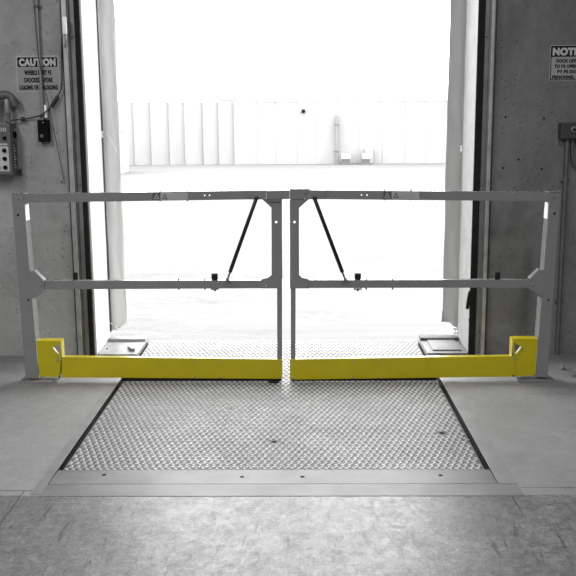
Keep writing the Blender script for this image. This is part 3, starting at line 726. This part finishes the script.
MB().tube([(c2, YW - .03, p1.z + .004), (c2 + .001, YW - .03, p1.z - .06), (c2 + .006, YW - .03, p1.z - .12), (c2 + .03, YW - .03, p1.z - .17), (c2 + .09, YW - .03, p1.z - .2), (c2 + .13, YW - .03, p1.z - .19)], .008, 12).build('flexible_lead', M['conduit_dark'], e, True, T)
tag(e, 'dark junction box with conduit running down the right wall to the floor', 'junction box')
# leftover anchor bolts in the floor right of the right gate post
def floor_bolt(px, py, lab):
    p = onz(px, py); e = empty('anchor_bolt', (p.x, p.y, 0))
    MB().cyl((0, 0, 0), (0, 0, .004), .02, 18).build('washer', M['track'], e, True)
    MB().cyl((0, 0, .004), (0, 0, .016), .012, 6).build('nut', M['track'], e)
    MB().cyl((0, 0, .016), (0, 0, .042), .006, 10).build('stud', M['conduit'], e, True)
    tag(e, lab, 'bolt', 'leftover anchor bolts in the floor')
floor_bolt(563.5, 370, 'leftover anchor bolt in the floor just right of the right gate post')
floor_bolt(573.5, 377, 'leftover anchor bolt in the floor at the right photo edge, further from the gate post')
# screw anchors left in the right wall
for i, (px, py, lab) in enumerate(((505.5, 117, 'small dark plug hole in the right wall, nearest the door track and highest'), (544, 118.5, 'small dark plug hole in the right wall, left of the junction box'),
    (518.5, 159.5, 'small dark plug hole in the right wall, middle of the lower three'), (503, 168, 'small dark plug hole low in the right wall, nearest the door track'), (541.5, 169, 'small dark plug hole low in the right wall above the right gate rail'))):
    p = W(px, py); o = MB().cyl((0, -.0005, 0), (0, -.003, 0), .006, 10).build('wall_plug', M['ink']); o.location = p; tag(o, lab, 'wall plug', 'wall plugs')

# ------------------------------------------------------------------ outside: pale building across the yard
YB = 62.
e = empty('warehouse_building', (0, YB, -1.2)); T = Matrix.Translation((0, -YB, 1.2))
zt = ony(288, 102, YB).z
vs = []; x = -45.; prof = []
random.seed(3)
while x < 45:
    w = random.choice((1.05, 1.15, 1.25)) * (1.0 if x < -5 else 1.25)
    d = .22 if x < -4 else .04
    prof += [(x, 0), (x + .06, -d), (x + w - .10, -.02), (x + w, .0)]; x += w
m_ = MB(); n = len(prof)
m_._faces([(px, YB + py, -1.2) for px, py in prof] + [(px, YB + py, zt) for px, py in prof], [(i, i + 1, n + i + 1, n + i) for i in range(n - 1)])
m_.box((-45, YB + .02, -1.2), (45, YB + 9, zt - .02)).build('panel_wall', M['panel'], e, mat_local=T)
MB().box((-45, YB - .05, zt), (45, YB + .2, zt + .08)).build('roof_coping', M['unit'], e, mat_local=T)
a, c = ony(234, 97, YB), ony(295, 97, YB); MB().box((a.x, YB + .3, zt - .1), (c.x, YB + 3, a.z)).box((c.x - 1.2, YB + .5, zt), (c.x + .7, YB + 3, a.z - .15)).build('roof_unit', M['trim_grey'], e, mat_local=T)
p = ony(258, 94, YB); MB().cyl((p.x, YB + 1, zt), (p.x, YB + 1, p.z), .06, 8).build('roof_vent', M['trim_grey'], e, mat_local=T)
p = ony(236, 102, YB); MB().box((p.x - 1.1, YB + .1, zt + .02), (p.x - .1, YB + .5, zt + .2)).build('roof_vent', M['pole'], e, mat_local=T)
p = ony(303.3, 111, YB); MB().box((p.x - .12, YB - .3, p.z - .12), (p.x + .12, YB + .1, p.z + .1), .03).build('wall_lamp', M['ink'], e, mat_local=T)
tag(e, 'long pale panelled building across the snowy yard', 'building')
p0, p1 = ony(336.8, 115.3, YB - .3), ony(336.8, 162, YB - .3)
e = empty('downpipe', (p0.x, YB - .3, -1.2)); T = Matrix.Translation((-p0.x, -YB + .3, 1.2))
MB().box((p0.x - .11, YB - .45, -1.2), (p0.x + .11, YB - .17, p0.z), .02).build('pipe', M['pole'], e, mat_local=T)
for py in (125, 151.5):
    z = ony(336.8, py, YB - .3).z; MB().box((p0.x - .15, YB - .48, z - .04), (p0.x + .15, YB - .15, z + .04)).build('bracket', M['grille'], e, mat_local=T)
tag(e, 'grey vertical downpipe on the far pale building', 'downpipe')
pad = MB(); a, c = ony(339.5, 163.3, YB - 1.2), ony(371, 163.3, YB - 1.2)
pad.box((a.x, YB - 1.8, -1.2), (c.x, YB - .5, -1.12))
tag(pad.build('concrete_pad', M['grille']), 'low grey pad under the two white units by the far building', 'pad')
def unit(px0, px1, lab):
    a, c = ony(px0, 153.5, YB - 1.3).x, ony(px1, 153.5, YB - 1.3).x; zt_ = ony(345, 153.5, YB - 1.3).z
    e = empty('white_unit', ((a + c) / 2, YB - 1.1, -1.12)); T = Matrix.Translation((-(a + c) / 2, -YB + 1.1, 1.12)); zm = -1.12 + (zt_ + 1.12) * .42
    MB().box((a, YB - 1.4, zm), (c, YB - .8, zt_), .03).build('cabinet', M['unit'], e, mat_local=T)
    MB().box((a + .03, YB - 1.37, -1.12), (c - .03, YB - .83, zm - .001)).build('grille', M['grille'], e, mat_local=T)
    MB().box((a + .15, YB - 1.3, zt_), (c - .15, YB - .9, zt_ + .07), .01).build('fan_cover', M['pole'], e, mat_local=T)
    tag(e, lab, 'unit', 'white units by the far building')
unit(341.5, 350.5, 'small white unit on a grey grille base, beside the downpipe of the far building')
unit(362, 370.3, 'small white unit on a grey grille base, right one of the far pair')
p = ony(369, 149.5, YB - .25); o = MB().box((p.x - .27, YB - .48, -1.2), (p.x + .27, YB - .17, p.z), .03).box((p.x - .3, YB - .49, p.z), (p.x + .3, YB - .165, p.z + .05)).build('service_cabinet', M['unit'])
tag(o, 'taller white cabinet behind the right white unit at the far building', 'cabinet')
# low white block at the left
a = ony(117.5, 133, 50.); zc = ony(110, 131.5, 50.).z
e = empty('storage_shed', (a.x - 3, 50, -1.2)); T = Matrix.Translation((-(a.x - 3), -50, 1.2))
MB().box((a.x - 7, 50, -1.2), (a.x, 53, zc)).build('shed_wall', M['unit'], e, mat_local=T)
MB().box((a.x - 7.05, 49.95, zc), (a.x + .05, 53, zc + .08)).build('shed_roof', M['trim_grey'], e, mat_local=T)
tag(e, 'low white shed before the left end of the far building', 'shed')

# ------------------------------------------------------------------ light
w = bpy.data.worlds.new('overcast_sky'); bpy.context.scene.world = w; w.use_nodes = True
bg = w.node_tree.nodes['Background']; bg.inputs['Color'].default_value = (1, 1, 1, 1); bg.inputs['Strength'].default_value = 8.5
def area(name, loc, size, power, rot=(0, 0, 0), sy=None):
    l = bpy.data.lights.new(name, 'AREA'); l.shape = 'RECTANGLE'; l.size = size; l.size_y = sy or size; l.energy = power
    o = bpy.data.objects.new(name, l); COL.objects.link(o); o.location = loc; o.rotation_euler = rot; return o
for x, p_ in ((-3.2, 180), (1.2, 120)):
    for y_ in (-2.5, 1.2): area('ceiling_light', (x, y_, RZ - .1), .4, p_, (0, 0, 0), 2.4)

sc = bpy.context.scene
sc.view_settings.view_transform = 'Standard'; sc.view_settings.look = 'None'
sc.view_settings.exposure = 0; sc.view_settings.gamma = 1
